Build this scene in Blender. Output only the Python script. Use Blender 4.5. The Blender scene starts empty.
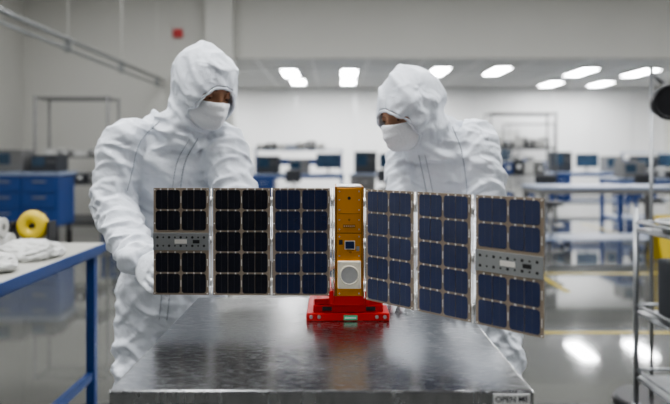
import bpy, bmesh, math, random
from mathutils import Vector, Matrix, noise
from mathutils.bvhtree import BVHTree
random.seed(7)
V = Vector
scene = bpy.context.scene
COL = scene.collection

# ------------------------------------------------------------------ materials
def pmat(name, col, rough=0.5, metal=0.0, nscale=0, namt=0.0, bump=0.0, bscale=None, coat=0.0,
         emit=0.0, spec=0.5, rvar=0.0, stretch=(1, 1, 1), sheen=0.0, crumple=0.0):
    m = bpy.data.materials.new(name)
    m.use_nodes = True
    nt = m.node_tree
    b = nt.nodes['Principled BSDF']
    b.inputs['Base Color'].default_value = (*col, 1)
    b.inputs['Roughness'].default_value = rough
    b.inputs['Metallic'].default_value = metal
    b.inputs['Specular IOR Level'].default_value = spec
    b.inputs['Coat Weight'].default_value = coat
    b.inputs['Coat Roughness'].default_value = 0.04
    b.inputs['Sheen Weight'].default_value = sheen
    if emit:
        b.inputs['Emission Color'].default_value = (*col, 1)
        b.inputs['Emission Strength'].default_value = emit
    if nscale or bump:
        tc = nt.nodes.new('ShaderNodeTexCoord')
        mp = nt.nodes.new('ShaderNodeMapping')
        mp.inputs['Scale'].default_value = stretch
        nt.links.new(tc.outputs['Object'], mp.inputs['Vector'])
    if nscale:
        n = nt.nodes.new('ShaderNodeTexNoise')
        n.inputs['Scale'].default_value = nscale
        n.inputs['Detail'].default_value = 5
        nt.links.new(mp.outputs[0], n.inputs['Vector'])
        if namt:
            r = nt.nodes.new('ShaderNodeMix')
            r.data_type = 'RGBA'
            lo = [max(0, c * (1 - namt)) for c in col]
            hi = [min(1, c * (1 + namt)) for c in col]
            r.inputs[6].default_value = (*lo, 1)
            r.inputs[7].default_value = (*hi, 1)
            nt.links.new(n.outputs['Fac'], r.inputs[0])
            nt.links.new(r.outputs[2], b.inputs['Base Color'])
        if rvar:
            mr = nt.nodes.new('ShaderNodeMapRange')
            mr.inputs[1].default_value = 0.3
            mr.inputs[2].default_value = 0.7
            mr.inputs[3].default_value = max(0.02, rough - rvar)
            mr.inputs[4].default_value = rough + rvar
            nt.links.new(n.outputs['Fac'], mr.inputs[0])
            nt.links.new(mr.outputs[0], b.inputs['Roughness'])
    if bump:
        n2 = nt.nodes.new('ShaderNodeTexNoise')
        n2.inputs['Scale'].default_value = bscale or 40
        n2.inputs['Detail'].default_value = 4
        nt.links.new(mp.outputs[0], n2.inputs['Vector'])
        bp = nt.nodes.new('ShaderNodeBump')
        bp.inputs['Strength'].default_value = bump
        bp.inputs['Distance'].default_value = 0.01
        nt.links.new(n2.outputs['Fac'], bp.inputs['Height'])
        last = bp
        if crumple:
            prev = bp
            for sc, di in ((9, .020), (21, .013)):
                n3 = nt.nodes.new('ShaderNodeTexNoise')
                n3.noise_type = 'RIDGED_MULTIFRACTAL'
                n3.inputs['Scale'].default_value = sc
                n3.inputs['Detail'].default_value = 2
                n3.inputs['Distortion'].default_value = .8
                nt.links.new(mp.outputs[0], n3.inputs['Vector'])
                b3 = nt.nodes.new('ShaderNodeBump')
                b3.inputs['Strength'].default_value = crumple
                b3.inputs['Distance'].default_value = di
                nt.links.new(n3.outputs['Fac'], b3.inputs['Height'])
                nt.links.new(prev.outputs[0], b3.inputs['Normal'])
                prev = b3
            last = prev
        nt.links.new(last.outputs[0], b.inputs['Normal'])
    return m

M_wall = pmat('wall_paint', (0.53, 0.525, 0.49), 0.7, nscale=1.5, namt=0.03)
M_wall2 = pmat('far_wall_paint', (0.64, 0.64, 0.63), 0.6, nscale=1.5, namt=0.03)
M_wallback = pmat('rear_wall_dimmed', (0.12, 0.12, 0.125), 0.7, nscale=1.5, namt=0.03)  # dimness behind the camera put into the colour, for reflections
M_ceil = pmat('ceiling_paint', (0.50, 0.50, 0.49), 0.8, nscale=2, namt=0.03)
M_pillar = pmat('pillar_paint', (0.56, 0.555, 0.52), 0.6, nscale=2, namt=0.03)
M_floor = pmat('epoxy_floor', (0.105, 0.107, 0.10), 0.06, nscale=1.2, namt=0.12, rvar=0.02, coat=0.6)
M_yel = pmat('yellow_tape', (0.36, 0.28, 0.03), 0.4, nscale=10, namt=0.1)
M_suit = pmat('white_suit_fabric', (0.74, 0.775, 0.83), 0.55, nscale=30, namt=0.03, bump=0.2, bscale=60, crumple=.6)
M_hood = pmat('white_hood_fabric', (0.74, 0.775, 0.83), 0.55, nscale=30, namt=0.03, bump=0.2, bscale=60)
M_seam = pmat('suit_seam', (0.42, 0.45, 0.50), 0.6, nscale=200, namt=0.1)
M_glove = pmat('white_glove', (0.70, 0.73, 0.77), 0.45, nscale=60, namt=0.04, bump=0.15, bscale=120)
M_mask = pmat('face_mask_fabric', (0.80, 0.81, 0.83), 0.7, nscale=60, namt=0.03, bump=0.2, bscale=150)
M_skinA = pmat('skin_brown', (0.40, 0.21, 0.125), 0.5, nscale=60, namt=0.12)
M_skinB = pmat('skin_tan', (0.55, 0.32, 0.21), 0.5, nscale=60, namt=0.12)
M_hair = pmat('brow_hair', (0.02, 0.013, 0.01), 0.6, nscale=200, namt=0.3)
M_eyew = pmat('eye_white', (0.7, 0.68, 0.65), 0.2, nscale=40, namt=0.02)
M_iris = pmat('eye_iris', (0.03, 0.015, 0.01), 0.1, nscale=100, namt=0.2)
M_alu = pmat('brushed_aluminium', (0.62, 0.62, 0.62), 0.35, 1.0, nscale=30, namt=0.06)
M_aludull = pmat('dull_aluminium', (0.30, 0.31, 0.31), 0.45, 0.7, nscale=40, namt=0.1)
M_steeld = pmat('dull_steel', (0.33, 0.34, 0.35), 0.35, 1.0, nscale=30, namt=0.1)
M_gold = pmat('gold_anodised', (0.74, 0.32, 0.035), 0.34, 0.65, nscale=14, namt=0.22, rvar=0.08)
M_goldd = pmat('gold_edge', (0.40, 0.19, 0.04), 0.4, 0.8, nscale=30, namt=0.1)
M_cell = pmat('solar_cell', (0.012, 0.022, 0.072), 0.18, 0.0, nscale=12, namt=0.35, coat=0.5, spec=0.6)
M_celld = pmat('solar_cell_dark_reflection', (0.005, 0.006, 0.012), 0.2, 0.0, nscale=12, namt=0.3, coat=0.4, spec=0.5)  # outer left panels: dark room reflection put into the cell colour
M_cellm = pmat('solar_cell_mid_reflection', (0.009, 0.016, 0.052), 0.18, 0.0, nscale=12, namt=0.3, coat=0.5, spec=0.6)  # inner left panel: weaker dark reflection put into the cell colour
M_pcb = pmat('panel_substrate', (0.26, 0.21, 0.16), 0.5, 0.2, nscale=50, namt=0.15)
M_line = pmat('collector_line', (0.08, 0.07, 0.07), 0.5, 0.2, nscale=50, namt=0.15)
M_pcbb = pmat('panel_back', (0.05, 0.05, 0.05), 0.5, 0.2, nscale=50, namt=0.15)
M_tab = pmat('silver_tab', (0.80, 0.77, 0.72), 0.35, 0.6, nscale=80, namt=0.08)
M_black = pmat('black_plastic', (0.015, 0.015, 0.017), 0.4, nscale=40, namt=0.2)
M_cream = pmat('antenna_ceramic', (0.70, 0.66, 0.54), 0.45, nscale=40, namt=0.05)
M_gray = pmat('grey_disc', (0.42, 0.42, 0.41), 0.4, 0.3, nscale=90, namt=0.1)
M_red = pmat('red_anodised', (0.58, 0.025, 0.022), 0.35, 0.3, nscale=30, namt=0.1)
M_green = pmat('green_label', (0.08, 0.45, 0.25), 0.5, nscale=30, namt=0.05)
M_label = pmat('label_white', (0.75, 0.75, 0.73), 0.5, nscale=30, namt=0.03)
M_ink = pmat('label_ink', (0.02, 0.02, 0.03), 0.5, nscale=30, namt=0.03)
M_blue = pmat('blue_powder_coat', (0.014, 0.05, 0.19), 0.45, nscale=15, namt=0.1)
M_lblue = pmat('light_blue_laminate', (0.26, 0.31, 0.42), 0.35, nscale=15, namt=0.05)
M_beige = pmat('beige_laminate', (0.40, 0.395, 0.36), 0.4, nscale=15, namt=0.05)
M_dark = pmat('dark_equipment', (0.03, 0.033, 0.04), 0.5, nscale=20, namt=0.2)
M_midg = pmat('grey_equipment', (0.15, 0.15, 0.15), 0.5, nscale=20, namt=0.1)
M_white = pmat('white_equipment', (0.55, 0.55, 0.53), 0.5, nscale=20, namt=0.04)
M_screen = pmat('monitor_screen', (0.03, 0.06, 0.10), 0.15, nscale=8, namt=0.5)
M_yellow = pmat('yellow_plastic', (0.55, 0.41, 0.03), 0.4, nscale=15, namt=0.08)
M_alarm = pmat('alarm_red', (0.45, 0.01, 0.01), 0.4, nscale=15, namt=0.08)
M_lamp = pmat('lamp_diffuser', (0.97, 0.98, 1.0), 0.5, emit=12.0)
M_lampfar = pmat('far_lamp_diffuser', (0.97, 0.98, 1.0), 0.5, emit=42.0)

def steel_top_mat():
    m = bpy.data.materials.new('brushed_steel_top'); m.use_nodes = True
    nt = m.node_tree; b = nt.nodes['Principled BSDF']
    b.inputs['Metallic'].default_value = 1.0
    tc = nt.nodes.new('ShaderNodeTexCoord')
    outs = []
    for ang, sc in ((0.55, 1), (-0.75, 1.2), (1.45, 0.9)):
        mp = nt.nodes.new('ShaderNodeMapping')
        mp.inputs['Rotation'].default_value = (0, 0, ang)
        mp.inputs['Scale'].default_value = (28 * sc, 300 * sc, 10)
        nt.links.new(tc.outputs['Object'], mp.inputs['Vector'])
        n = nt.nodes.new('ShaderNodeTexNoise')
        n.inputs['Scale'].default_value = 1.3
        n.inputs['Detail'].default_value = 2
        n.inputs['Distortion'].default_value = 0.15
        nt.links.new(mp.outputs[0], n.inputs['Vector'])
        outs.append(n.outputs['Fac'])
    a1 = nt.nodes.new('ShaderNodeMath'); a1.operation = 'MAXIMUM'
    nt.links.new(outs[0], a1.inputs[0]); nt.links.new(outs[1], a1.inputs[1])
    a2 = nt.nodes.new('ShaderNodeMath'); a2.operation = 'MAXIMUM'
    nt.links.new(a1.outputs[0], a2.inputs[0]); nt.links.new(outs[2], a2.inputs[1])
    cr = nt.nodes.new('ShaderNodeMapRange')
    cr.inputs[1].default_value = 0.48; cr.inputs[2].default_value = 0.72
    cr.inputs[3].default_value = 0.20; cr.inputs[4].default_value = 0.30
    nt.links.new(a2.outputs[0], cr.inputs[0]); nt.links.new(cr.outputs[0], b.inputs['Roughness'])
    mx = nt.nodes.new('ShaderNodeMix'); mx.data_type = 'RGBA'
    mx.inputs[6].default_value = (0.40, 0.405, 0.41, 1); mx.inputs[7].default_value = (0.54, 0.545, 0.55, 1)
    mr = nt.nodes.new('ShaderNodeMapRange')
    mr.inputs[1].default_value = 0.45; mr.inputs[2].default_value = 0.75
    nt.links.new(a2.outputs[0], mr.inputs[0]); nt.links.new(mr.outputs[0], mx.inputs[0])
    nt.links.new(mx.outputs[2], b.inputs['Base Color'])
    bp = nt.nodes.new('ShaderNodeBump'); bp.inputs['Strength'].default_value = 0.015; bp.inputs['Distance'].default_value = 0.001
    nt.links.new(a2.outputs[0], bp.inputs['Height']); nt.links.new(bp.outputs[0], b.inputs['Normal'])
    return m
M_steeltop = steel_top_mat()

# ------------------------------------------------------------------ mesh builder
class MB:
    def __init__(s):
        s.bm = bmesh.new(); s.mats = []
    def mi(s, m):
        if m not in s.mats: s.mats.append(m)
        return s.mats.index(m)
    def box(s, c, size, mat, M=None, bev=0.0):
        t = bmesh.new()
        bmesh.ops.create_cube(t, size=1)
        for v in t.verts: v.co = V((v.co.x * size[0], v.co.y * size[1], v.co.z * size[2]))
        if bev:
            bmesh.ops.bevel(t, geom=list(t.edges), offset=bev, segments=2, affect='EDGES', profile=0.6)
        T = Matrix.Translation(V(c))
        if M is not None: T = T @ M.to_4x4()
        s._add(t, T, mat, False)
    def bx(s, x0, x1, y0, y1, z0, z1, mat, bev=0.0):
        s.box(((x0 + x1) / 2, (y0 + y1) / 2, (z0 + z1) / 2), (x1 - x0, y1 - y0, z1 - z0), mat, None, bev)
    def _add(s, t, T, mat, smooth):
        k = s.mi(mat); mp = {}
        for v in t.verts: mp[v] = s.bm.verts.new(T @ v.co)
        for f in t.faces:
            try:
                g = s.bm.faces.new([mp[v] for v in f.verts]); g.material_index = k; g.smooth = smooth
            except ValueError: pass
        t.free()
    def cyl(s, p0, p1, r0, r1=None, mat=None, seg=14, smooth=True):
        if r1 is None: r1 = r0
        p0 = V(p0); p1 = V(p1); d = p1 - p0
        t = bmesh.new()
        bmesh.ops.create_cone(t, cap_ends=True, segments=seg, radius1=r0, radius2=r1, depth=d.length)
        T = Matrix.Translation((p0 + p1) / 2) @ d.to_track_quat('Z', 'Y').to_matrix().to_4x4()
        k = s.mi(mat); mp = {}
        for v in t.verts: mp[v] = s.bm.verts.new(T @ v.co)
        for f in t.faces:
            g = s.bm.faces.new([mp[v] for v in f.verts]); g.material_index = k
            g.smooth = smooth and len(f.verts) == 4
        t.free()
    def sph(s, c, r, mat, M=None, u=20, w=12):
        t = bmesh.new()
        bmesh.ops.create_uvsphere(t, u_segments=u, v_segments=w, radius=1)
        if not hasattr(r, '__len__'): r = (r, r, r)
        for v in t.verts: v.co = V((v.co.x * r[0], v.co.y * r[1], v.co.z * r[2]))
        T = Matrix.Translation(V(c))
        if M is not None: T = T @ M.to_4x4()
        s._add(t, T, mat, True)
    def torus(s, c, R, r, mat, M=None, seg=28, k=10):
        t = bmesh.new(); rings = []
        for i in range(seg):
            a = 2 * math.pi * i / seg
            rings.append([t.verts.new(((R + r * math.cos(2 * math.pi * j / k)) * math.cos(a), (R + r * math.cos(2 * math.pi * j / k)) * math.sin(a), r * math.sin(2 * math.pi * j / k))) for j in range(k)])
        for i in range(seg):
            for j in range(k):
                t.faces.new([rings[i][j], rings[(i + 1) % seg][j], rings[(i + 1) % seg][(j + 1) % k], rings[i][(j + 1) % k]])
        T = Matrix.Translation(V(c))
        if M is not None: T = T @ M.to_4x4()
        s._add(t, T, mat, True)
    def poly(s, pts, mat, smooth=False):
        f = s.bm.faces.new([s.bm.verts.new(V(p)) for p in pts]); f.material_index = s.mi(mat); f.smooth = smooth
    def pipe(s, pts, r, mat, seg=8):
        for a, b in zip(pts[:-1], pts[1:]): s.cyl(a, b, r, r, mat, seg)
        for p in pts[1:-1]: s.sph(p, r, mat, None, 8, 6)
    def obj(s, name, parent=None):
        me = bpy.data.meshes.new(name)
        bmesh.ops.recalc_face_normals(s.bm, faces=list(s.bm.faces))
        s.bm.to_mesh(me); s.bm.free()
        for m in s.mats: me.materials.append(m)
        o = bpy.data.objects.new(name, me); COL.objects.link(o)
        if parent: o.parent = parent
        return o

def empty(name, loc=(0, 0, 0)):
    e = bpy.data.objects.new(name, None); COL.objects.link(e); e.empty_display_size = 0.1
    return e

# ------------------------------------------------------------------ camera
CAMZ = 1.37
cam = bpy.data.cameras.new('camera'); co = bpy.data.objects.new('camera', cam); COL.objects.link(co)
co.location = (0, 0, CAMZ); co.rotation_euler = (math.radians(90), 0, 0)
cam.sensor_width = 36; cam.lens = 600 / 670 * 36
cam.shift_y = -47 / 670
cam.dof.use_dof = True; cam.dof.focus_distance = 1.52; cam.dof.aperture_fstop = 1.9
cam.clip_start = 0.05
scene.camera = co

# ------------------------------------------------------------------ room shell
def slab(name, x0, x1, y0, y1, z0, z1, mat):
    b = MB(); b.bx(x0, x1, y0, y1, z0, z1, mat); return b.obj(name)
XL, XR, YB, YF, HDR = -6.5, 10.0, -5.0, 18.2, 12.56
slab('floor', XL - .2, XR + .2, YB - .2, YF + .2, -0.2, 0, M_floor)
slab('wall_left', XL - .2, XL, YB - .2, YF + .2, 0, 5.4, M_wall)
slab('wall_right', XR, XR + .2, YB - .2, YF + .2, 0, 5.4, M_wall)
slab('wall_rear', XL, XR, YB - .2, YB, 0, 5.4, M_wallback)
slab('wall_far', XL, XR, YF, YF + .2, 0, 3.4, M_wall2)
b = MB()
b.bx(XL, -2.1, HDR, HDR + .2, 0, 5.2, M_wall)
b.bx(-2.1, XR, HDR, HDR + .2, 3.4, 5.2, M_wall)
b.obj('wall_partition')
slab('ceiling', XL, XR, YB, HDR, 5.2, 5.4, M_ceil)
b = MB(); b.bx(XL, XR, HDR + .2, YF, 3.4, 3.6, M_ceil)
b.obj('ceiling_bay')
b = MB()
for i in range(1, 14):
    b.bx(XL + i * 1.2, XL + i * 1.2 + .025, HDR + .2, YF, 3.385, 3.40, M_alu)
for i in range(1, 5):
    b.bx(XL, XR, HDR + .2 + i * 1.2, HDR + .2 + i * 1.2 + .025, 3.384, 3.40, M_alu)
b.obj('trim_1')
b = MB(); b.bx(-2.68, -2.1, HDR - .25, HDR, 0, 5.2, M_pillar, .02)
b.bx(-2.70, -2.08, HDR - .27, HDR, 0, .12, M_midg)
b.obj('pillar')
b = MB(); b.bx(XL, XR, YF - .02, YF, 0, .12, M_midg); b.obj('baseboard_far')
b = MB(); b.bx(XL, -2.7, HDR - .02, HDR, 0, .12, M_midg); b.obj('baseboard_partition')
b = MB()
b.bx(4.6, 5.5, YF - .06, YF - .025, 0, 2.1, M_white, .01); b.bx(5.0, 5.35, YF - .07, YF - .055, 1.2, 1.8, M_screen)
b.bx(4.55, 4.6, YF - .08, YF - .025, 0, 2.15, M_alu); b.bx(5.5, 5.55, YF - .08, YF - .025, 0, 2.15, M_alu); b.bx(4.55, 5.55, YF - .08, YF - .025, 2.1, 2.15, M_alu)
b.obj('door_1')
b = MB()
for x in (-1.2, 0.6, 2.4, 4.2, 6.6, 7.8, 9.0):
    b.bx(x, x + .03, YF - .012, YF, .12, 3.38, M_alu)
b.obj('trim_2')
b = MB(); b.bx(-3.38, -3.18, HDR - .07, HDR, 3.82, 4.0, M_alarm, .02)
b.cyl((-3.28, HDR - .11, 3.91), (-3.28, HDR - .06, 3.91), .03, .05, M_alarm); b.obj('fire_alarm')

b = MB()
for dx, dz in ((0, 0), (0, .13)):
    b.pipe([(-3.56 - dx, 1.0, 2.78 + dz), (-3.56 - dx, 12.5, 2.78 + dz)], .022 if dz == 0 else .03, M_aludull, 10)
for y in (2, 4, 6, 8, 10, 12):
    b.cyl((-3.56, y, 2.76), (-3.56, y, 5.2), .008, .008, M_pillar, 8)
    b.bx(-3.60, -3.52, y - .02, y + .02, 2.74, 2.94, M_aludull)
b.obj('pipe_rail')

# lights
def lamp(name, x, y, z, sx, sy, mat, energy):
    b = MB()
    b.bx(x - sx / 2 - .03, x + sx / 2 + .03, y - sy / 2 - .03, y + sy / 2 + .03, z - .05, z, M_white, .005)
    b.bx(x - sx / 2, x + sx / 2, y - sy / 2, y + sy / 2, z - .056, z - .049, mat)
    o = b.obj(name)
    if energy:
        L = bpy.data.lights.new(name + '_tube', 'AREA'); L.shape = 'RECTANGLE'; L.size = sx; L.size_y = sy; L.energy = energy
        L.color = (0.985, 0.99, 1.0)
        lo = bpy.data.objects.new('tube', L); COL.objects.link(lo); lo.location = (x, y, z - .065); lo.parent = o
for x in (-4.2, -1.4, 1.4, 4.2, 7.5):
    for y, e in ((-2.5, 5), (1.2, 60), (5.0, 36), (8.8, 40)):
        if y == 1.2 and x == -1.4: e = 125
        if y == 1.2 and x == 1.4: e = 75
        lamp('ceiling_light', x, y, 5.2, .6, 1.5, M_lamp, e)
for x, y in ((-1.08, 14.6), (.34, 14.6), (2.46, 14.3), (3.83, 14.2), (5.9, 14.4), (7.37, 14.5), (6.04, 16.8), (7.43, 16.8), (-1.0, 16.3), (.36, 16.3), (2.5, 16.8), (9.0, 14.5), (-3.6, 14.6), (-3.6, 16.6)):
    lamp('ceiling_light', x, y, 3.4, .36, 1.2 if y < 16 else .95, M_lampfar, 32)

w = bpy.data.worlds.new('world'); scene.world = w; w.use_nodes = True
w.node_tree.nodes['Background'].inputs[0].default_value = (.8, .85, .9, 1)
w.node_tree.nodes['Background'].inputs[1].default_value = .1

b = MB()
b.bx(2.3, 2.36, 6.0, 12, 0, .003, M_yel); b.bx(2.36, 6, 6.9, 6.97, 0, .003, M_yel)
b.bx(1.6, 5.0, 4.6, 4.65, 0, .003, M_yel); b.bx(4.9, 4.96, 6.97, 12, 0, .003, M_yel)
b.obj('floor_tape_marking')

# ------------------------------------------------------------------ steel table
tx0, tx1, ty0, ty1, TZ = -.401, .352, 1.06, 1.76, .953
b = MB()
b.bx(tx0, tx1, ty0, ty1, TZ - .045, TZ, M_steeltop, .004)
b.bx(tx0 + .03, tx1 - .03, ty0 + .03, ty1 - .03, TZ - .09, TZ - .045, M_alu)
for x in (tx0 + .05, tx1 - .05):
    for y in (ty0 + .05, ty1 - .05):
        b.cyl((x, y, .06), (x, y, TZ - .05), .02, .02, M_alu)
        b.cyl((x, y, 0), (x, y, .06), .028, .022, M_black)
b.bx(tx0 + .04, tx1 - .04, ty0 + .04, ty1 - .04, .25, .275, M_alu, .004)
table = b.obj('stainless_steel_table')
b = MB(); b.bx(.280, .344, ty0 - .0015, ty0 + .001, TZ - .024, TZ - .005, M_label); lab = b.obj('label', table)
def text(body, loc, size, mat, parent, rx=90):
    cu = bpy.data.curves.new('t', 'FONT'); cu.body = body; cu.size = size; cu.extrude = .0002; cu.offset = .0002
    cu.align_x = 'CENTER'; cu.align_y = 'CENTER'
    o = bpy.data.objects.new('tmp', cu); COL.objects.link(o)
    dg = bpy.context.evaluated_depsgraph_get(); dg.update()
    me = bpy.data.meshes.new_from_object(o.evaluated_get(dg))
    bpy.data.objects.remove(o)
    me.materials.clear(); me.materials.append(mat)
    o = bpy.data.objects.new('lettering', me); COL.objects.link(o); o.location = loc
    o.rotation_euler = (math.radians(rx), 0, 0); o.parent = parent
text('OPEN ME', (.312, ty0 - .0018, TZ - .0145), .0142, M_ink, table)

# ------------------------------------------------------------------ satellite
sat = empty('cubesat_satellite')
ZB, ZT = 1.018, 1.287
def wing(name, p0, p1, nrm, cellmat, strip):
    p0 = V((p0[0], p0[1], 0)); p1 = V((p1[0], p1[1], 0)); U = (p1 - p0); W = U.length; U.normalize()
    N = V((U.y, -U.x, 0))
    if N.dot(V((nrm[0], nrm[1], 0))) < 0: N = -N
    H = ZT - ZB
    def P(u, h, n): return p0 + U * u + V((0, 0, ZB + h)) + N * n
    R = Matrix((U, N, V((0, 0, 1)))).transposed()
    b = MB()
    b.box(P(W / 2, H / 2, -.0016), (W, .0028, H), M_pcb, R, .0006)
    b.box(P(W / 2, H / 2, -.0042), (W * .96, .0024, H * .97), M_pcbb, R)
    mx, gx, gy = W * .045, W * .034, .0048
    rows, cols = 5, 2
    ch = (H - .010 - gy * (rows - 1)) / rows
    cw = (W - 2 * mx - gx * (cols - 1)) / cols
    for r in range(rows):
        h0 = .005 + r * (ch + gy)
        if strip and r == 2:
            b.box(P(W / 2, h0 + ch / 2, .0012), (W * 1.0, .003, ch * .92), M_aludull, R, .0008)
            for k in range(9):
                uu = W * (.08 + .84 * k / 8)
                for hh in (.28, .72):
                    b.cyl(P(uu, h0 + ch * hh, .0022), P(uu, h0 + ch * hh, .0031), .0022 if k % 2 else .0032, None, M_black, 10)
            b.box(P(W * .5, h0 + ch * .5, .0032), (W * .22, .001, ch * .22), M_tab, R)
            b.box(P(W * .78, h0 + ch * .5, .0032), (W * .12, .001, ch * .18), M_black, R)
            continue
        for c in range(cols):
            u0 = mx + c * (cw + gx)
            for half in range(2):
                a = u0 + half * (cw / 2 + .0004); e = a + cw / 2 - .0010
                k = .0040
                lo, hi = h0, h0 + ch
                if half == 0: pts = [(a, lo + k), (a + k, lo), (e, lo), (e, hi), (a + k, hi), (a, hi - k)]
                else: pts = [(a, lo), (e - k, lo), (e, lo + k), (e, hi - k), (e - k, hi), (a, hi)]
                b.poly([P(x, y, .0008) for x, y in pts], cellmat)
                for q in (.5,):
                    uu = a + (e - a) * q
                    b.poly([P(uu - .00018, lo + .002, .0010), P(uu + .00018, lo + .002, .0010), P(uu + .00018, hi - .002, .0010), P(uu - .00018, hi - .002, .0010)], M_line)
            for q in (.2, .5, .8):
                b.box(P(u0 + cw * q, h0 + ch + gy * .4, .0012), (.0036, .0006, .0042), M_tab, R)
            b.box(P(u0 + cw + gx * .5 if c == 0 else u0 + cw + mx * .5, h0 + ch * .5, .0010), (.0018, .0006, ch * .35), M_tab, R)
    for uu in (.0035, W - .0035):
        for hh in (.004, H * .33, H * .67, H - .004):
            b.cyl(P(uu, hh, -.001), P(uu, hh, .0012), .0017, None, M_tab, 8)
    return b.obj(name, sat)
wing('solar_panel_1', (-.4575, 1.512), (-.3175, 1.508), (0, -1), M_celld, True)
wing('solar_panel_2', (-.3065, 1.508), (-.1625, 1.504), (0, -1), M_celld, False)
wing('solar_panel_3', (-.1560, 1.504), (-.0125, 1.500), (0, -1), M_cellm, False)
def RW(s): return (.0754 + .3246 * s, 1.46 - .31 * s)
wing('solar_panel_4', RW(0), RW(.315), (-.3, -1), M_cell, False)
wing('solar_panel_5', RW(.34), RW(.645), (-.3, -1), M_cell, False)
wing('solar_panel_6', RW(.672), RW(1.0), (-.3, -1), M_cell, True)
b = MB()
def hinge(p):
    for z in (ZB + .03, ZB + .135, ZB + .235):
        b.cyl((p[0], p[1], z - .012), (p[0], p[1], z + .012), .0035, None, M_alu, 10)
    b.cyl((p[0], p[1] + .002, ZB), (p[0], p[1] + .002, ZT), .0012, None, M_tab, 8)
for p in ((-.312, 1.510), (-.159, 1.506), (-.0065, 1.503), RW(.3275), RW(.658), (.0727, 1.472)): hinge(p)
b.obj('hinges', sat)
b = MB()
bx0, bx1, by0, by1 = .002, .069, 1.50, 1.66
b.bx(bx0 + .002, bx1 - .002, by0 + .003, by1, ZB, ZT, M_goldd, .001)
b.bx(bx0 + .003, bx1 - .003, by0, by0 + .004, ZB + .158, ZT, M_gold, .0008)
b.bx(bx0 + .003, bx1 - .003, by0, by0 + .004, ZB, ZB + .155, M_gold, .0008)
for x in (bx0, bx1):
    b.bx(x - .0025, x + .0025, by0 + .001, by1 + .001, ZB - .001, ZT + .003, M_goldd, .0008)
for x in (bx0 + .009, bx1 - .009):
    for z in (ZB + .006, ZB + .1, ZB + .148, ZB + .166, ZB + .190, ZB + .215, ZB + .240, ZT - .008):
        b.cyl((x, by0 - .0015, z), (x, by0 + .001, z), .0022, None, M_alu, 10)
b.cyl((.0355, by0 - .001, ZT - .025), (.0355, by0 + .001, ZT - .025), .004, None, M_black, 14)
b.cyl((.0355, by0 - .001, ZB + .19), (.0355, by0 + .001, ZB + .19), .003, None, M_goldd, 14)
# engraved seams, connector and sensor on the front face
b.bx(.008, .063, by0 - .0004, by0 + .001, ZB + .2045, ZB + .2060, M_goldd)
b.bx(.020, .051, by0 - .0022, by0, ZB + .170, ZB + .179, M_goldd, .0005)
for k in range(6): b.cyl((.0235 + k * .0048, by0 - .003, ZB + .1745), (.0235 + k * .0048, by0 - .002, ZB + .1745), .0012, None, M_tab, 8)
b.bx(.010, .019, by0 - .002, by0, ZB + .128, ZB + .140, M_black, .0004)
b.bx(.053, .061, by0 - .002, by0, ZB + .112, ZB + .124, M_aludull, .0004)
b.bx(.026, .048, by0 - .003, by0, ZB + .118, ZB + .136, M_cell, .0006)
b.bx(.024, .050, by0 - .0016, by0, ZB + .116, ZB + .138, M_tab)
b.obj('bus', sat)
b = MB()
b.bx(.0065, .0645, by0 - .012, by0, 1.038, 1.106, M_cream, .0025)
b.cyl((.0355, by0 - .0145, 1.072), (.0355, by0 - .012, 1.072), .0235, None, M_gray, 36)
b.torus((.0355, by0 - .0142, 1.072), .0225, .0018, M_cream, Matrix.Rotation(math.pi / 2, 3, 'X'))
for x in (.011, .060):
    for z in (1.0425, 1.1015): b.cyl((x, by0 - .0135, z), (x, by0 - .012, z), .002, None, M_alu, 10)
b.obj('patch_antenna', sat)
b = MB()
b.bx(.004, .067, 1.515, 1.65, ZT, ZT + .004, M_alu, .001)
b.obj('top_plate', sat)

# red stand
b = MB()
b.bx(-.072, .137, 1.505, 1.70, TZ, TZ + .020, M_red, .003)
b.bx(-.055, .122, 1.515, 1.69, TZ + .020, TZ + .038, M_red, .003)
for x in (-.030, .100):
    b.bx(x - .022, x + .022, 1.520, 1.685, TZ + .038, TZ + .052, M_red, .003)
b.bx(-.012, .083, 1.503, 1.685, TZ + .040, TZ + .0642, M_red, .002)
b.bx(-.015, -.004, 1.498, 1.67, TZ + .045, ZB + .012, M_red, .002)
b.bx(.074, .080, 1.498, 1.67, TZ + .045, ZB + .010, M_red, .002)
for x in (-.06, -.04, .105, .125):
    b.cyl((x, 1.502, TZ + .011), (x, 1.507, TZ + .011), .0045, None, M_alu, 12)
for x in (-.02, .09):
    b.bx(x - .012, x + .012, 1.5125, 1.517, TZ + .024, TZ + .034, M_black, .001)  # black blocks paint in the shade of the handle recesses
for x in (-.045, .115):
    b.cyl((x, 1.53, TZ + .036), (x, 1.53, TZ + .050), .006, None, M_alu, 12)
b.bx(.022, .056, 1.5030, 1.5055, TZ + .003, TZ + .015, M_green)
b.bx(.025, .053, 1.5024, 1.5032, TZ + .0075, TZ + .0100, M_label)
b.obj('red_display_stand')

# ------------------------------------------------------------------ people
def catmull(vals, sub):
    out = []
    n = len(vals)
    for i in range(n - 1):
        a = vals[max(0, i - 1)]; b_ = vals[i]; c = vals[i + 1]; d = vals[min(n - 1, i + 2)]
        for k in range(sub):
            t = k / sub
            out.append(.5 * ((2 * b_) + (c - a) * t + (2 * a - 5 * b_ + 4 * c - d) * t * t + (-a + 3 * b_ - 3 * c + d) * t ** 3))
    out.append(vals[-1])
    return out

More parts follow.
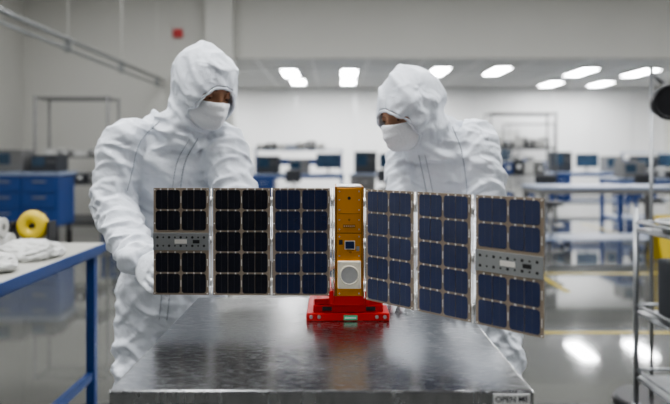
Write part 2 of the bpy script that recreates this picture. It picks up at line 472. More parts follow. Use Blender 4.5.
def loft(bm, pts, rad, side=V((1, 0, 0)), n=20, sub=5):
    P = catmull([V(p) for p in pts], sub)
    Rr = catmull([V((r[0], r[1], 0)) if hasattr(r, '__len__') else V((r, r, 0)) for r in rad], sub)
    rings = []
    for i, p in enumerate(P):
        t = (P[min(len(P) - 1, i + 1)] - P[max(0, i - 1)]).normalized()
        s = side - t * side.dot(t)
        if s.length < .1: s = t.orthogonal()
        s.normalize(); u = t.cross(s)
        rings.append([bm.verts.new(p + s * Rr[i].x * math.cos(2 * math.pi * k / n) + u * Rr[i].y * math.sin(2 * math.pi * k / n)) for k in range(n)])
    for i in range(len(rings) - 1):
        for k in range(n):
            bm.faces.new([rings[i][k], rings[i][(k + 1) % n], rings[i + 1][(k + 1) % n], rings[i + 1][k]])
    bm.faces.new(list(reversed(rings[0]))); bm.faces.new(rings[-1])

def blob(bm, c, r, R=Matrix.Identity(3)):
    t = bmesh.ops.create_uvsphere(bm, u_segments=28, v_segments=18, radius=1)
    for v in t['verts']:
        v.co = V(c) + R @ V((v.co.x * r[0], v.co.y * r[1], v.co.z * r[2]))

def remesh(bm, vox, smooth=3):
    bmesh.ops.recalc_face_normals(bm, faces=list(bm.faces))
    me = bpy.data.meshes.new('tmp'); bm.to_mesh(me); bm.free()
    o = bpy.data.objects.new('tmp', me); COL.objects.link(o)
    md = o.modifiers.new('r', 'REMESH'); md.mode = 'VOXEL'; md.voxel_size = vox
    dg = bpy.context.evaluated_depsgraph_get(); dg.update()
    m2 = bpy.data.meshes.new_from_object(o.evaluated_get(dg))
    bpy.data.objects.remove(o)
    nb = bmesh.new(); nb.from_mesh(m2)
    for _ in range(smooth):
        bmesh.ops.smooth_vert(nb, verts=list(nb.verts), factor=.5, use_axis_x=True, use_axis_y=True, use_axis_z=True)
    nb.normal_update()
    return nb

def finish(bm, name, mat, parent, sub=0):
    me = bpy.data.meshes.new(name)
    for f in bm.faces: f.smooth = True
    bm.to_mesh(me); bm.free(); me.materials.append(mat)
    o = bpy.data.objects.new(name, me); COL.objects.link(o); o.parent = parent
    if sub:
        md = o.modifiers.new('s', 'SUBSURF'); md.levels = sub; md.render_levels = sub
    return o

def hand(name, wrist, d, back, side, curl, parent, spread=.0, thumbc=.35):
    X = V(d).normalized(); Z = V(back); Z = (Z - X * Z.dot(X)).normalized(); Y = Z.cross(X)
    W = V(wrist)
    def P(x, y, z): return W + X * x + Y * y * side + Z * z
    bm = bmesh.new()
    loft(bm, [P(-.065, 0, 0), P(-.03, 0, 0), P(0, 0, 0), P(.03, 0, 0), P(.065, 0, 0), P(.092, 0, -.002)],
         [(.047, .044), (.042, .038), (.030, .024), (.037, .020), (.043, .017), (.038, .012)], Y)
    L = (.070, .079, .074, .058); ys = (.031, .0105, -.0105, -.030); sp = (.12, .03, -.05, -.14)
    for i in range(4):
        a = 0.15 + .08 * i * curl; p = P(.078, ys[i], -.001); pts = [P(.05, ys[i] * .9, 0), p]; r = [.010, .0100]
        ang = a * curl; cur = p
        for fr, k in ((.45, 1.0), (.32, 1.0), (.23, .7)):
            sx = math.cos(ang); sz = -math.sin(ang)
            cur = cur + (X * sx + Z * sz + Y * side * (sp[i] + spread * sp[i] * 3) * .8).normalized() * L[i] * fr
            pts.append(cur); ang += curl * .75 * k; r.append(.0094 - .0007 * len(r) * .5)
        r[-1] = .0066
        loft(bm, pts, r, Y, 12, 4)
    p = P(.022, .026, -.004)
    d1 = (X * .65 + Y * side * .7 - Z * .25).normalized(); d2 = (X * .85 + Y * side * .3 - Z * thumbc).normalized()
    d3 = (X * .9 + Y * side * .05 - Z * (thumbc + .15)).normalized()
    q1 = p + d1 * .038; q2 = q1 + d2 * .032; q3 = q2 + d3 * .024
    loft(bm, [P(.005, .008, -.002), p, q1, q2, q3], [.015, .0155, .0125, .0105, .0075], Y, 12, 4)
    bm = remesh(bm, .0034, 2)
    for v in bm.verts:
        lx = (v.co - W).dot(X)
        k = .0016 * max(0, 1 - max(0, lx + .0) / .05)
        v.co += v.normal * (k * math.sin(lx * 420) + .0008 * noise.noise(v.co * 60))
    return finish(bm, name, M_glove, parent)

def ridge(q, w=3.3):
    n = noise.noise(q)
    r = 1 - min(1.0, abs(n) * w)
    return r * r * (3 - 2 * r)

def bump_fold(p, bn, seed):
    p0, p1, rad, amp, f = bn
    ax = (p1 - p0); L = ax.length; ax = ax / L
    s = ax.orthogonal().normalized(); n = ax.cross(s)
    d = p - p0; l = d.dot(ax); a = d.dot(s); b_ = d.dot(n)
    o = V((seed, seed * 1.7, seed * .6))
    warp = noise.noise(p * 5 + o) * .9
    q1 = V((l * f + a * f * .75 + warp, a * f * .30, b_ * f * .30)) + o
    q2 = V((l * f * 1.5 - b_ * f * .9 - warp, a * f * .45, b_ * f * .45)) - o
    g = noise.noise(p * 4 - o) * .7 + .75
    q3 = V((l * f * 2.4 + a * f, a * f * 1.0, b_ * f * 1.0)) + o * 2
    return amp * ((ridge(q1) - .33) * g + .65 * (ridge(q2) - .33) + .40 * (ridge(q3, 3.8) - .30))

def head_frame(fwd, roll=0):
    F = V(fwd).normalized(); up = V((0, 0, 1)); R = F.cross(up).normalized(); U = R.cross(F)
    M = Matrix((R, F, U)).transposed()
    return M @ Matrix.Rotation(roll, 3, 'Y')

OPC, OPA, OPB = -.044, .066, .077   # hood opening centre height, half width, half height
def person(sp):
    root = empty('cleanroom_technician')
    F = V(sp['face']).normalized(); S = V((-F.y, F.x, 0)); S = S if S.x > 0 else -S
    hc = V(sp['head']); HM = head_frame(sp['look'], sp.get('roll', 0)); HI = HM.transposed()
    bm = bmesh.new()
    loft(bm, sp['torso'], sp['trad'], S, 28, 6)
    for a in ('armL', 'armR'): loft(bm, *sp[a], side=S, n=20, sub=6)
    for a in ('legL', 'legR'):
        loft(bm, *sp[a], side=S, n=20, sub=6)
        an = V(sp[a][0][-1])
        loft(bm, [an + V((0, 0, -.02)) - F * .06, V((an.x, an.y, .052)) + F * 0, V((an.x, an.y, .045)) + F * .09, V((an.x, an.y, .032)) + F * .18],
             [(.045, .05), (.052, .05), (.052, .042), (.034, .028)], S, 18, 5)
    blob(bm, hc, (.098, .116, .128), HM)
    blob(bm, hc + HM @ V((0, -.022, .022)), (.104, .108, .108), HM)
    nk = V(sp['neck'])
    loft(bm, [hc + HM @ V((0, -.01, -.04)), hc + HM @ V((0, -.02, -.095)), nk + V((0, 0, .0)), nk + V((0, 0, -.08))],
         [(.088, .10), (.084, .092), (.088, .085), (.13, .09)], S, 24, 6)
    bm = remesh(bm, .0070, 3)
    bones = [(V(a), V(b_), r, am, f) for a, b_, r, am, f in sp['bones']]
    seed = sp['seed']
    new = []
    for v in bm.verts:
        p = v.co
        q = HI @ (p - hc)
        hw = max(0, min(1, (q.z + .13) / .06)) if q.length < .22 else 0
        tot = 0; dsp = 0
        for bn in bones:
            p0, p1, r, am, f = bn
            ax = p1 - p0; t = max(0, min(1, (p - p0).dot(ax) / ax.length_squared))
            dd = (p - (p0 + ax * t)).length / r
            w_ = math.exp(-dd * dd * 2.2)
            if w_ < .01: continue
            e = .8 + .6 * math.exp(-((t - 1) / .22) ** 2)
            tot += w_; dsp += w_ * e * bump_fold(p, bn, seed)
        if tot > 0: dsp /= tot
        if p.z < .14: dsp *= p.z / .14
        dsp *= (1 - hw)
        if hw > 0:
            th = math.atan2(q.x, q.z - OPC)
            rr = math.sqrt((q.x / OPA) ** 2 + ((q.z - OPC) / OPB) ** 2)
            if q.y > 0:
                dsp += hw * .0040 * math.sin(th * 13 + 3 * noise.noise(q * 20)) * math.exp(-((rr - 1.05) / .5) ** 2)
            dsp += hw * .012 * (ridge(V((q.x * 6, q.y * 9 + q.z * 6, q.z * 4)) + V((seed, 0, 0))) - .35)
            dsp += hw * .007 * (ridge(V((q.x * 11 - q.z * 6, q.y * 12, q.z * 9)) + V((0, seed, 0))) - .35)
        new.append(p + v.normal * dsp)
    for v, c in zip(bm.verts, new): v.co = c
    bmesh.ops.smooth_vert(bm, verts=list(bm.verts), factor=.2, use_axis_x=True, use_axis_y=True, use_axis_z=True)
    bm.normal_update()
    bvh = BVHTree.FromBMesh(bm)
    rim = []
    for k in range(48):
        th = 2 * math.pi * k / 48
        lx, lz = OPA * math.cos(th), OPC + OPB * math.sin(th)
        h = bvh.ray_cast(hc + HM @ V((lx, .3, lz)), HM @ V((0, -1, 0)))
        if h[0]: rim.append(HI @ (h[0] - hc))
    for v in bm.verts:
        q = HI @ (v.co - hc)
        if q.y > .0 and q.length < .2:
            e = math.sqrt((q.x / OPA) ** 2 + ((q.z - OPC) / OPB) ** 2)
            k = max(0, min(1, (1.04 - e) / .16)); k = k * k * (3 - 2 * k)
            if k > 0:
                q.y = q.y * (1 - k) + (.035 if q.y > .035 else q.y) * k
                v.co = hc + HM @ q
    finish(bm, 'coverall', M_suit, root, 1)
    hb = MB()
    n = len(rim)
    ring = []
    for k in range(n):
        c = (rim[k - 1] + rim[k] * 2 + rim[(k + 1) % n]) / 4
        t = (rim[(k + 1) % n] - rim[k - 1]).normalized(); o_ = V((0, 1, 0)); s_ = t.cross(o_).normalized()
        rr = .0046 + .0010 * math.sin(k * 2.1)
        ring.append([hb.bm.verts.new(hc + HM @ (c + V((0, -.003, 0)) + s_ * rr * math.cos(j * math.pi / 4) + o_ * rr * math.sin(j * math.pi / 4))) for j in range(8)])
    mi = hb.mi(M_hood)
    for k in range(n):
        for j in range(8):
            f = hb.bm.faces.new([ring[k][j], ring[(k + 1) % n][j], ring[(k + 1) % n][(j + 1) % 8], ring[k][(j + 1) % 8]]); f.material_index = mi; f.smooth = True
    hb.obj('hood_hem', root)
    sb = MB()
    for path, rr, mt in sp['seams']:
        P = catmull([V(p) for p in path], 14); hits = []
        for p in P:
            og = V((p.x * .25, .6, CAMZ * .75 + p.z * .25))
            h = bvh.ray_cast(og, (p - og).normalized())
            if h[0]: hits.append(h[0] + h[1] * .0008)
        if len(hits) > 2:
            for a, b_ in zip(hits[:-1], hits[1:]):
                if (a - b_).length < .06: sb.cyl(a, b_, rr, rr, mt, 6)
    sb.obj('seams', root)
    # the face sits just inside the hood opening
    fc = hc + HM @ V((0, .013, 0))
    fb = MB(); t = bmesh.new()
    bmesh.ops.create_uvsphere(t, u_segments=72, v_segments=56, radius=1)
    def g(x, s): return math.exp(-(x / s) ** 2)
    for v in t.verts:
        x, y, z = v.co.x * .071, v.co.y * .088, v.co.z * .110
        if z < -.03: x *= 1 + (z + .03) * 3.2; 
        if y > 0:
            y += .005 * (g(x - .03, .02) + g(x + .03, .02)) * g(z - .022, .010)
            y -= .012 * (g(x - .031, .015) + g(x + .031, .015)) * g(z, .012)
            nz = max(0, min(1, (.012 - z) / .05)) if z > -.040 else max(0, 1 - (-.040 - z) / .010)
            y += .026 * nz * g(x, .010) + .006 * g(x, .008) * g(z - .005, .02)
            y += .006 * (g(x - .014, .007) + g(x + .014, .007)) * g(z + .036, .008)
            y += .005 * (g(x - .038, .02) + g(x + .038, .02)) * g(z + .028, .018)
            y += .006 * g(x, .02) * g(z + .064, .004) + .006 * g(x, .017) * g(z + .072, .005) - .003 * g(x, .02) * g(z + .068, .002)
            y += .010 * g(x, .022) * g(z + .096, .015)
        v.co = (x, y, z)
    T = Matrix.Translation(fc) @ HM.to_4x4()
    fb._add(t, T, sp['skin'], True)
    for sx in (-1, 1):
        c = V((sx * .031, .0685, -.001))
        fb.sph(fc + HM @ c, .0125, M_eyew, HM, 20, 14)
        fb.sph(fc + HM @ (c + V((0, .0092, -.0040))), (.0055, .0045, .0052), M_iris, HM, 14, 10)
        for lo, rot, rx in ((.0, -.38, .0135), (.0, 2.75, .0132)):
            t = bmesh.new(); bmesh.ops.create_uvsphere(t, u_segments=24, v_segments=16, radius=rx)
            bmesh.ops.delete(t, geom=[v for v in t.verts if v.co.z < -.0005], context='VERTS')
            fb._add(t, Matrix.Translation(fc + HM @ c) @ HM.to_4x4() @ Matrix.Rotation(rot, 4, 'X'), sp['skin'], True)
        br = []
        for k in range(7):
            u = k / 6
            br.append(fc + HM @ V((sx * (.014 + .034 * u), .083 - .012 * u * u + .004 * math.sin(u * 3), .018 + .006 * math.sin(u * math.pi * .8))))
        fb.pipe(br, .0028, M_hair, 8)
        fb.sph(fc + HM @ V((sx * .072, -.005, -.012)), (.010, .020, .030), sp['skin'], HM, 12, 10)
    fb.sph(hc + HM @ V((0, -.016, .036)), (.073, .085, .082), M_hair, HM, 24, 16)
    fb.obj('head', root)
    mb = MB(); nu, nv = 34, 22; grid = []
    for j in range(nv + 1):
        v_ = j / nv; row = []
        for i in range(nu + 1):
            u = -1 + 2 * i / nu; au = abs(u)
            top = -.008 - .016 * au ** 1.1; bot = -.118 + .030 * au ** 2
            z = top + (bot - top) * v_
            x = u * (.070 - .010 * v_)
            y = .095 - .058 * au ** 2.1 + .006 * g(z + .03, .03)
            y += .036 * (1 - au) ** 1.15 * max(0, math.sin(math.pi * (v_ * .80 + .12))) 
            y -= .040 * max(0, v_ - .80) / .2 * (1 - .4 * au)
            y += .0026 * math.sin(v_ * 22) * (1 - au) + .0018 * noise.noise(V((u * 3, v_ * 5, seed)))
            row.append(mb.bm.verts.new(fc + HM @ V((x, y, z))))
        grid.append(row)
    k = mb.mi(M_mask)
    for j in range(nv):
        for i in range(nu):
            f = mb.bm.faces.new([grid[j][i], grid[j][i + 1], grid[j + 1][i + 1], grid[j + 1][i]]); f.material_index = k; f.smooth = True
    mo = mb.obj('face_mask', root)
    md = mo.modifiers.new('s', 'SOLIDIFY'); md.thickness = .0015
    for i, h in enumerate(sp['hands']): hand('gloved_hand_%d' % (i + 1), *h[:5], root, *h[5:])
    return root

A = dict(
    face=(.30, -.95, 0), head=(-.418, 1.925, 1.590), look=(.62, -.66, -.42), roll=-.04, neck=(-.50, 1.985, 1.465), seed=3.1, skin=M_skinA,
    torso=[(-.575, 2.09, .78), (-.575, 2.09, .90), (-.565, 2.09, 1.04), (-.545, 2.07, 1.20), (-.53, 2.04, 1.34), (-.53, 2.02, 1.42), (-.515, 2.0, 1.475)],
    trad=[(.13, .11), (.165, .135), (.150, .125), (.145, .125), (.165, .13), (.155, .11), (.10, .08)],
    armL=([(-.61, 1.99, 1.42), (-.675, 1.95, 1.405), (-.700, 1.93, 1.31), (-.702, 1.915, 1.21), (-.635, 1.82, 1.13), (-.545, 1.70, 1.07)], [.065, .080, .073, .069, .060, .046]),
    armR=([(-.46, 2.01, 1.43), (-.385, 2.01, 1.405), (-.345, 1.96, 1.31), (-.30, 1.92, 1.21), (-.21, 1.82, 1.15), (-.13, 1.72, 1.10)], [.065, .080, .074, .070, .06, .045]),
    legL=([(-.645, 2.09, .92), (-.655, 2.08, .80), (-.665, 2.05, .50), (-.675, 2.10, .25), (-.68, 2.12, .10)], [.105, .105, .088, .075, .062]),
    legR=([(-.49, 2.09, .92), (-.485, 2.09, .80), (-.475, 2.05, .50), (-.47, 2.10, .25), (-.47, 2.12, .10)], [.105, .105, .088, .075, .062]),
    bones=[((-.575, 2.09, .85), (-.545, 2.07, 1.2), .14, .018, 8), ((-.545, 2.07, 1.2), (-.53, 2.02, 1.46), .14, .018, 8),
           ((-.67, 1.95, 1.43), (-.702, 1.915, 1.21), .075, .016, 11), ((-.702, 1.915, 1.21), (-.545, 1.70, 1.07), .065, .015, 13),
           ((-.40, 2.01, 1.43), (-.30, 1.92, 1.21), .075, .016, 11), ((-.30, 1.92, 1.21), (-.13, 1.72, 1.10), .065, .013, 13),
           ((-.655, 2.08, .9), (-.665, 2.05, .5), .10, .018, 9), ((-.665, 2.05, .5), (-.68, 2.12, .08), .09, .018, 12),
           ((-.485, 2.09, .9), (-.475, 2.05, .5), .10, .018, 9), ((-.475, 2.05, .5), (-.47, 2.12, .08), .09, .018, 12)],
    seams=[([(-.43, 1.88, 1.42), (-.465, 1.86, 1.34), (-.49, 1.88, 1.2), (-.51, 1.9, 1.05), (-.53, 1.9, .85)], .0022, M_seam),
           ([(-.455, 1.88, 1.42), (-.49, 1.86, 1.34), (-.515, 1.88, 1.2), (-.535, 1.9, 1.05), (-.555, 1.9, .85)], .0014, M_seam),
           ([(-.57, 1.95, 1.48), (-.61, 1.88, 1.41), (-.635, 1.88, 1.32), (-.65, 1.88, 1.26)], .0018, M_seam)],
    hands=[((-.545, 1.70, 1.065), (.35, -.62, -.12), (-.75, -.3, .45), 1, .55), ((-.13, 1.72, 1.10), (.75, -.6, -.1), (-.2, .3, .9), 1, .5)])
person(A)

B = dict(
    face=(-.55, -.83, 0), head=(.238, 1.93, 1.522), look=(-.70, -.58, -.42), roll=.06, neck=(.33, 1.99, 1.425), seed=8.4, skin=M_skinB,
    torso=[(.455, 2.12, .78), (.455, 2.12, .88), (.44, 2.11, 1.02), (.41, 2.08, 1.16), (.38, 2.04, 1.29), (.365, 2.02, 1.38), (.35, 2.01, 1.44)],
    trad=[(.12, .11), (.150, .13), (.135, .12), (.14, .125), (.15, .13), (.14, .11), (.09, .08)],
    armL=([(.30, 2.05, 1.38), (.25, 2.05, 1.355), (.235, 2.00, 1.26), (.235, 1.93, 1.15), (.205, 1.83, 1.07), (.18, 1.72, 1.01)], [.06, .070, .067, .064, .056, .043]),
    armR=([(.40, 1.98, 1.415), (.452, 1.95, 1.405), (.470, 1.93, 1.30), (.475, 1.91, 1.18), (.43, 1.79, 1.10), (.375, 1.66, 1.04)], [.065, .080, .073, .069, .058, .043]),
    legL=([(.385, 2.15, .90), (.38, 2.15, .78), (.375, 2.11, .48), (.37, 2.15, .25), (.37, 2.17, .10)], [.10, .10, .085, .075, .062]),
    legR=([(.535, 2.07, .90), (.54, 2.06, .78), (.55, 2.01, .48), (.555, 2.05, .25), (.555, 2.07, .10)], [.10, .10, .085, .075, .062]),
    bones=[((.455, 2.12, .85), (.41, 2.08, 1.16), .13, .018, 8), ((.41, 2.08, 1.16), (.36, 2.01, 1.44), .13, .017, 8),
           ((.26, 2.05, 1.38), (.235, 1.93, 1.15), .07, .015, 11), ((.235, 1.93, 1.15), (.18, 1.72, 1.01), .06, .013, 13),
           ((.45, 1.95, 1.43), (.475, 1.91, 1.18), .075, .016, 11), ((.475, 1.91, 1.18), (.375, 1.66, 1.04), .065, .013, 13),
           ((.38, 2.15, .9), (.375, 2.11, .48), .10, .018, 9), ((.375, 2.11, .48), (.37, 2.17, .08), .09, .018, 12),
           ((.54, 2.06, .9), (.55, 2.01, .48), .10, .018, 9), ((.55, 2.01, .48), (.555, 2.07, .08), .09, .018, 12)],
    seams=[([(.265, 1.9, 1.37), (.28, 1.9, 1.3), (.30, 1.9, 1.2), (.32, 1.9, 1.1)], .0022, M_seam),
           ([(.285, 1.9, 1.37), (.30, 1.9, 1.3), (.32, 1.9, 1.2), (.34, 1.9, 1.1)], .0014, M_seam),
           ([(.37, 1.9, 1.46), (.39, 1.86, 1.39), (.405, 1.86, 1.30), (.41, 1.86, 1.22)], .0018, M_seam)],
    hands=[((.18, 1.715, 1.01), (-.22, -.80, -.20), (.25, -.1, .9), -1, .40), ((.375, 1.66, 1.035), (-.45, -.75, -.36), (.1, -.3, .9), 1, .30)])
person(B)

# ------------------------------------------------------------------ furniture
def workbench(x0, x1, y0, y1, h, topm, frm, shelf=True, drawers=False, riser=0, edge=None, apron=.10, leg=.03):
    b = MB()
    b.bx(x0, x1, y0, y1, h - .035, h, topm, .005)
    if edge: b.bx(x1 - .002, x1 + .008, y0, y1, h - .042, h - .002, edge)
    b.bx(x0 + .01, x1 - .01, y0 + .005, y1 - .005, h - apron, h - .035, frm)
    for x in (x0 + .05, x1 - .05):
        for y in (y0 + .05, y1 - .05):
            b.bx(x - leg, x + leg, y - leg, y + leg, .03, h - apron + .01, frm, .004); b.cyl((x, y, 0), (x, y, .03), .03, .02, M_black)
        b.bx(x - .015, x + .015, y0 + .05, y1 - .05, .19, .23, frm)
    if shelf: b.bx(x0 + .05, x1 - .05, y0 + .12, y1 - .05, .22, .245, topm)
    if drawers:
        b.bx(x0 + .1, x0 + .55, y0 + .02, y1 - .1, .25, h - .10, frm, .004)
        for k in range(3):
            z = .29 + k * .18; b.bx(x0 + .12, x0 + .53, y0 + .005, y0 + .025, z, z + .16, frm, .003); b.bx(x0 + .25, x0 + .40, y0 - .015, y0 + .006, z + .1, z + .115, M_alu)
    if riser:
        for x in (x0 + .05, x1 - .05): b.bx(x - .02, x + .02, y1 - .06, y1 - .02, h, h + riser, frm)
        b.bx(x0, x1, y1 - .35, y1, h + riser - .03, h + riser, topm, .004)
        b.bx(x0 + .05, x1 - .05, y1 - .05, y1 - .03, h + riser * .35, h + riser * .6, frm)
    return b.obj('workbench')
def equipment(x, y, z, w, d, h, body, kind=0):
    b = MB()
    b.bx(x - w / 2, x + w / 2, y - d / 2, y + d / 2, z + .01, z + h, body, .01)
    for sx in (-1, 1): b.bx(x + sx * w * .4 - .02, x + sx * w * .4 + .02, y - d * .4, y + d * .4, z, z + .012, M_black)
    b.bx(x - w * .42, x + w * .05, y - d / 2 - .006, y - d / 2 + .002, z + h * .35, z + h * .85, M_screen)
    for k in range(3): b.cyl((x + w * (.16 + .12 * k), y - d / 2 - .02, z + h * .6), (x + w * (.16 + .12 * k), y - d / 2, z + h * .6), .015, None, M_midg, 10)
    return b.obj('test_equipment')
def monitor(x, y, z, w=.55, h=.33):
    b = MB()
    b.bx(x - w / 2, x + w / 2, y - .02, y + .02, z + .12, z + .12 + h, M_black, .008)
    b.bx(x - w / 2 + .015, x + w / 2 - .015, y - .023, y - .019, z + .135, z + .105 + h, M_screen)
    b.cyl((x, y + .03, z + .01), (x, y + .03, z + .25), .02, None, M_black); b.bx(x - .12, x + .12, y - .08, y + .10, z, z + .015, M_black, .004)
    return b.obj('computer_monitor')
def rack(x0, x1, y0, y1, h, levels, frm=M_alu):
    b = MB()
    for x in (x0, x1):
        for y in (y0, y1): b.cyl((x, y, 0), (x, y, h), .022, None, frm, 10)
    for z in levels:
        b.bx(x0, x1, y0, y0 + .02, z - .03, z, frm); b.bx(x0, x1, y1 - .02, y1, z - .03, z, frm)
        b.bx(x0, x0 + .02, y0, y1, z - .03, z, frm); b.bx(x1 - .02, x1, y0, y1, z - .03, z, frm)
        n = max(4, int((x1 - x0) / .08))
        for i in range(n): 
            x = x0 + (x1 - x0) * (i + .5) / n; b.bx(x - .008, x + .008, y0, y1, z - .012, z, frm)
    return b.obj('wire_shelving_rack')
def stool(x, y):
    b = MB(); b.cyl((x, y, .60), (x, y, .66), .19, .18, M_dark, 24); b.cyl((x, y, .1), (x, y, .6), .025, None, M_alu)
    b.bx(x - .17, x + .17, y + .17, y + .21, .78, 1.05, M_dark, .02); b.bx(x - .02, x + .02, y + .1, y + .2, .60, .80, M_alu)
    for k in range(5):
        a = k * 2 * math.pi / 5; e = (x + .27 * math.cos(a), y + .27 * math.sin(a), .06); b.cyl((x, y, .1), e, .018, None, M_alu, 8); b.sph((e[0], e[1], .03), .03, M_black, None, 10, 8)
    b.torus((x, y, .3), .18, .01, M_alu)
    return b.obj('lab_stool')
def bins(x, y, z, n, mats, w=.22, d=.3, h=.16):
    b = MB()
    for i in range(n):
        xx = x + i * (w + .03); hh = h * random.uniform(.7, 1.4); m = mats[i % len(mats)]
        b.bx(xx - w / 2, xx + w / 2, y - d / 2, y + d / 2, z, z + hh, m, .008); b.bx(xx - w / 2 - .006, xx + w / 2 + .006, y - d / 2 - .006, y + d / 2 + .006, z + hh - .02, z + hh, M_white, .003)
        b.bx(xx - .04, xx + .04, y - d / 2 - .008, y - d / 2, z + hh * .35, z + hh * .65, M_label)
    return b.obj('storage_bins')

wb = workbench(-2.15, -1.235, 1.75, 3.22, .90, M_beige, M_blue, shelf=False, edge=M_blue, apron=.06, leg=.022)
def soft(name, c, r, mat, seed):
    bm = bmesh.new(); bmesh.ops.create_icosphere(bm, subdivisions=5, radius=1)
    for v in bm.verts:
        d = v.co.copy(); k = 1 + .22 * noise.noise(d * 1.6 + V((seed, 0, 0))) + .12 * ridge(d * 3 + V((0, seed, 0)), 2.4)
        p = V((d.x * r[0], d.y * r[1], d.z * r[2])) * k
        p.z = max(p.z, -r[2] * .6); v.co = p + V((c[0], c[1], c[2] + r[2] * .6))
    for f in bm.faces: f.smooth = True
    me = bpy.data.meshes.new(name); bm.to_mesh(me); bm.free(); me.materials.append(mat)
    o = bpy.data.objects.new(name, me); COL.objects.link(o); return o
soft('crumpled_cleanroom_wipes', (-1.42, 2.42, .90), (.12, .10, .05), M_white, 2)
soft('plastic_bag', (-1.40, 2.74, .90), (.13, .12, .05), M_white, 5)
b = MB(); b.bx(-1.66, -1.44, 3.02, 3.14, .90, .92, M_black, .005)
b.torus((-1.55, 3.08, 1.005), .048, .034, M_yellow, Matrix.Rotation(math.pi / 2, 3, 'X')); b.bx(-1.65, -1.64, 3.04, 3.12, .92, 1.03, M_black); b.bx(-1.46, -1.45, 3.04, 3.12, .92, 1.03, M_black)
b.cyl((-1.645, 3.08, 1.005), (-1.455, 3.08, 1.005), .010, None, M_black); b.obj('tape_dispenser')
# white paper rolls
b = MB()
for y, z, x in ((2.93, .945, -1.72), (2.83, .945, -1.74), (2.88, 1.025, -1.73)):
    b.cyl((x - .14, y, z), (x + .14, y, z), .045, None, M_white, 24); b.cyl((x + .139, y, z), (x + .1415, y, z), .016, None, M_midg, 16)
b.obj('paper_rolls')
b = MB(); b.bx(-1.9, -1.66, 2.42, 2.66, .90, .97, M_beige, .01); b.bx(-1.905, -1.655, 2.415, 2.665, .958, .98, M_white, .005); b.obj('cardboard_carton')
b = MB(); b.cyl((-1.70, 3.0, 0), (-1.70, 3.0, .05), .13, .12, M_yellow, 24); b.cyl((-1.70, 3.0, .05), (-1.70, 3.0, .12), .04, .03, M_black); b.obj('floor_bollard_base')

b = MB()
b.bx(-5.3, -4.12, 9.0, 9.6, 1.06, 1.11, M_lblue, .01); b.bx(-5.26, -4.16, 9.03, 9.58, .30, 1.06, M_blue, .01)
for i in range(2):
    for k in range(3):
        b.bx(-5.23 + i * .54, -4.73 + i * .54, 9.01, 9.035, .33 + k * .24, .55 + k * .24, M_blue, .006); b.bx(-5.08 + i * .54, -4.88 + i * .54, 8.99, 9.012, .48 + k * .24, .50 + k * .24, M_aludull)
for x in (-5.2, -4.22):
    for y in (9.08, 9.52): b.cyl((x, y, 0), (x, y, .31), .04, .04, M_black)
b.obj('tool_cabinet')
equipment(-4.95, 9.3, 1.11, .42, .4, .34, M_midg); equipment(-4.42, 9.3, 1.11, .40, .4, .26, M_dark)
rack(-4.95, -3.75, 9.9, 10.4, 2.35, (.3, .9, 1.35, 2.33), M_midg)
bins(-4.75, 10.15, .90, 4, [M_midg, M_white, M_dark]); bins(-4.75, 10.15, 1.35, 4, [M_white, M_midg], h=.12)
workbench(-4.4, -2.9, 11.2, 12.2, .95, M_lblue, M_blue, True, True)
equipment(-4.0, 11.6, .95, .5, .4, .35, M_dark); monitor(-3.3, 11.6, .95)

workbench(-1.9, .2, 13.2, 14.1, .95, M_lblue, M_blue, True, True, .55)
workbench(.35, 2.2, 13.4, 14.3, .95, M_lblue, M_midg, True, True)
equipment(-1.5, 13.6, .95, .5, .4, .40, M_dark); equipment(-.8, 13.6, .95, .45, .4, .32, M_midg); monitor(-.15, 13.6, .95)
equipment(.7, 13.8, .95, .5, .4, .50, M_dark); monitor(1.3, 13.8, .95); equipment(1.9, 13.8, .95, .4, .4, .3, M_midg)
bins(-1.7, 13.92, 1.50, 7, [M_midg, M_dark, M_white, M_lblue], w=.2)
stool(-.9, 12.7); stool(1.1, 12.9)
rack(3.36, 4.77, 12.95, 13.5, 2.3, (.3, .95, 1.55, 2.28), M_midg)
bins(3.55, 13.22, .95, 5, [M_midg, M_blue, M_dark, M_white], w=.2, h=.25); bins(3.55, 13.22, 1.55, 5, [M_white, M_dark], w=.2)
bins(3.55, 13.22, .30, 5, [M_white, M_blue], w=.2, h=.3)
rack(5.0, 6.3, 17.2, 17.8, 2.3, (.3, .95, 1.55, 2.28), M_midg)
bins(5.2, 17.5, .95, 5, [M_dark, M_blue, M_midg], w=.2, h=.35); bins(5.2, 17.5, 1.55, 5, [M_midg, M_dark], w=.2, h=.3)
workbench(2.7, 4.55, 7.9, 8.7, .95, M_lblue, M_midg)
workbench(5.2, 7.2, 14.6, 15.4, .95, M_lblue, M_blue, True, True)
workbench(7.4, 9.4, 14.8, 15.6, .95, M_lblue, M_blue, True, True, .5)
equipment(5.6, 15.0, .95, .5, .4, .5, M_dark); monitor(6.3, 15.0, .95); equipment(6.9, 15.0, .95, .4, .4, .4, M_midg)
equipment(7.8, 15.2, .95, .5, .4, .4, M_dark); monitor(8.4, 15.1, .95)
workbench(5.0, 7.0, 10.6, 11.4, .95, M_lblue, M_blue)
equipment(5.4, 11.0, .95, .4, .4, .3, M_midg); bins(5.9, 11.0, .95, 4, [M_midg, M_dark, M_blue])
stool(5.2, 9.9); stool(3.3, 9.2); stool(6.3, 10.0)
rack(8.4, 9.7, 12.0, 12.5, 2.4, (.3, .95, 1.6, 2.38), M_midg); bins(8.6, 12.25, .95, 4, [M_white, M_blue, M_yellow]); bins(8.6, 12.25, 1.6, 4, [M_dark, M_white])
b = MB()
for s_ in (-1, 1):
    b.box((4.2, 7.6 + s_ * .10, .31), (.30, .012, .62), M_yellow, Matrix.Rotation(s_ * .28, 3, 'X'), .004)
b.obj('caution_floor_sign')

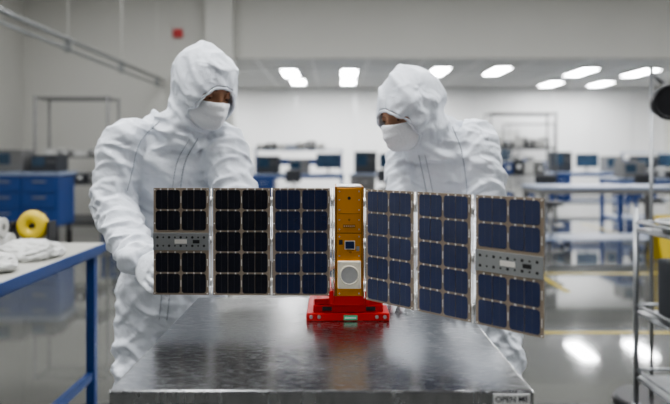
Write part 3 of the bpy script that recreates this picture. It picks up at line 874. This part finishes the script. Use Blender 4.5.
# right-hand cart
b = MB()
cx0, cx1, cy0, cy1 = 1.53, 2.15, 2.55, 3.05
for x in (cx0, cx1):
    for y in (cy0, cy1):
        b.cyl((x, y, .10), (x, y, 1.10), .013, None, M_steeld, 12); b.sph((x, y, .05), .05, M_black, None, 14, 10); b.cyl((x, y, .05), (x, y, .11), .02, None, M_steeld)
for z in (.25, .58, 1.0):
    b.bx(cx0, cx1, cy0, cy1, z - .008, z, M_steeld)
    for (a, c) in (((cx0, cy0), (cx1, cy0)), ((cx0, cy1), (cx1, cy1)), ((cx0, cy0), (cx0, cy1)), ((cx1, cy0), (cx1, cy1))):
        b.cyl((a[0], a[1], z + .03), (c[0], c[1], z + .03), .008, None, M_steeld, 8); b.cyl((a[0], a[1], z - .01), (c[0], c[1], z - .01), .008, None, M_steeld, 8)
b.obj('stainless_steel_cart')
b = MB(); b.cyl((1.68, 2.84, 1.0), (1.68, 2.84, 1.05), .11, .14, M_gray, 32); b.torus((1.68, 2.84, 1.05), .14, .008, M_alu); b.cyl((1.68, 2.84, 1.045), (1.68, 2.84, 1.055), .135, .135, M_midg, 32); b.obj('steel_pan')
b = MB(); b.bx(1.60, 1.84, 2.70, 2.98, .58, .86, M_dark, .015); b.bx(1.63, 1.80, 2.695, 2.702, .63, .80, M_midg); b.cyl((1.95, 2.8, .58), (1.95, 2.8, .82), .07, .06, M_white, 20); b.cyl((1.95, 2.8, .82), (1.95, 2.8, .88), .03, .03, M_blue, 16); b.obj('equipment_case')
b = MB()
b.cyl((1.74, 3.3, 0), (1.74, 3.3, .04), .20, .18, M_black, 28); b.cyl((1.74, 3.3, .04), (1.74, 3.3, 1.85), .010, None, M_steeld, 12)
b.pipe([(1.74, 3.3, 1.82), (1.73, 3.15, 1.74), (1.69, 3.08, 1.66)], .012, M_black, 10)
b.cyl((1.69, 3.08, 1.64), (1.685, 3.02, 1.635), .075, .085, M_black, 32); b.torus((1.685, 3.02, 1.635), .08, .011, M_black, Matrix.Rotation(math.pi / 2, 3, 'X'))
b.obj('inspection_lamp')

# ------------------------------------------------------------------ view
scene.view_settings.view_transform = 'AgX'
scene.view_settings.look = 'AgX - Medium High Contrast'
scene.view_settings.exposure = -0.05
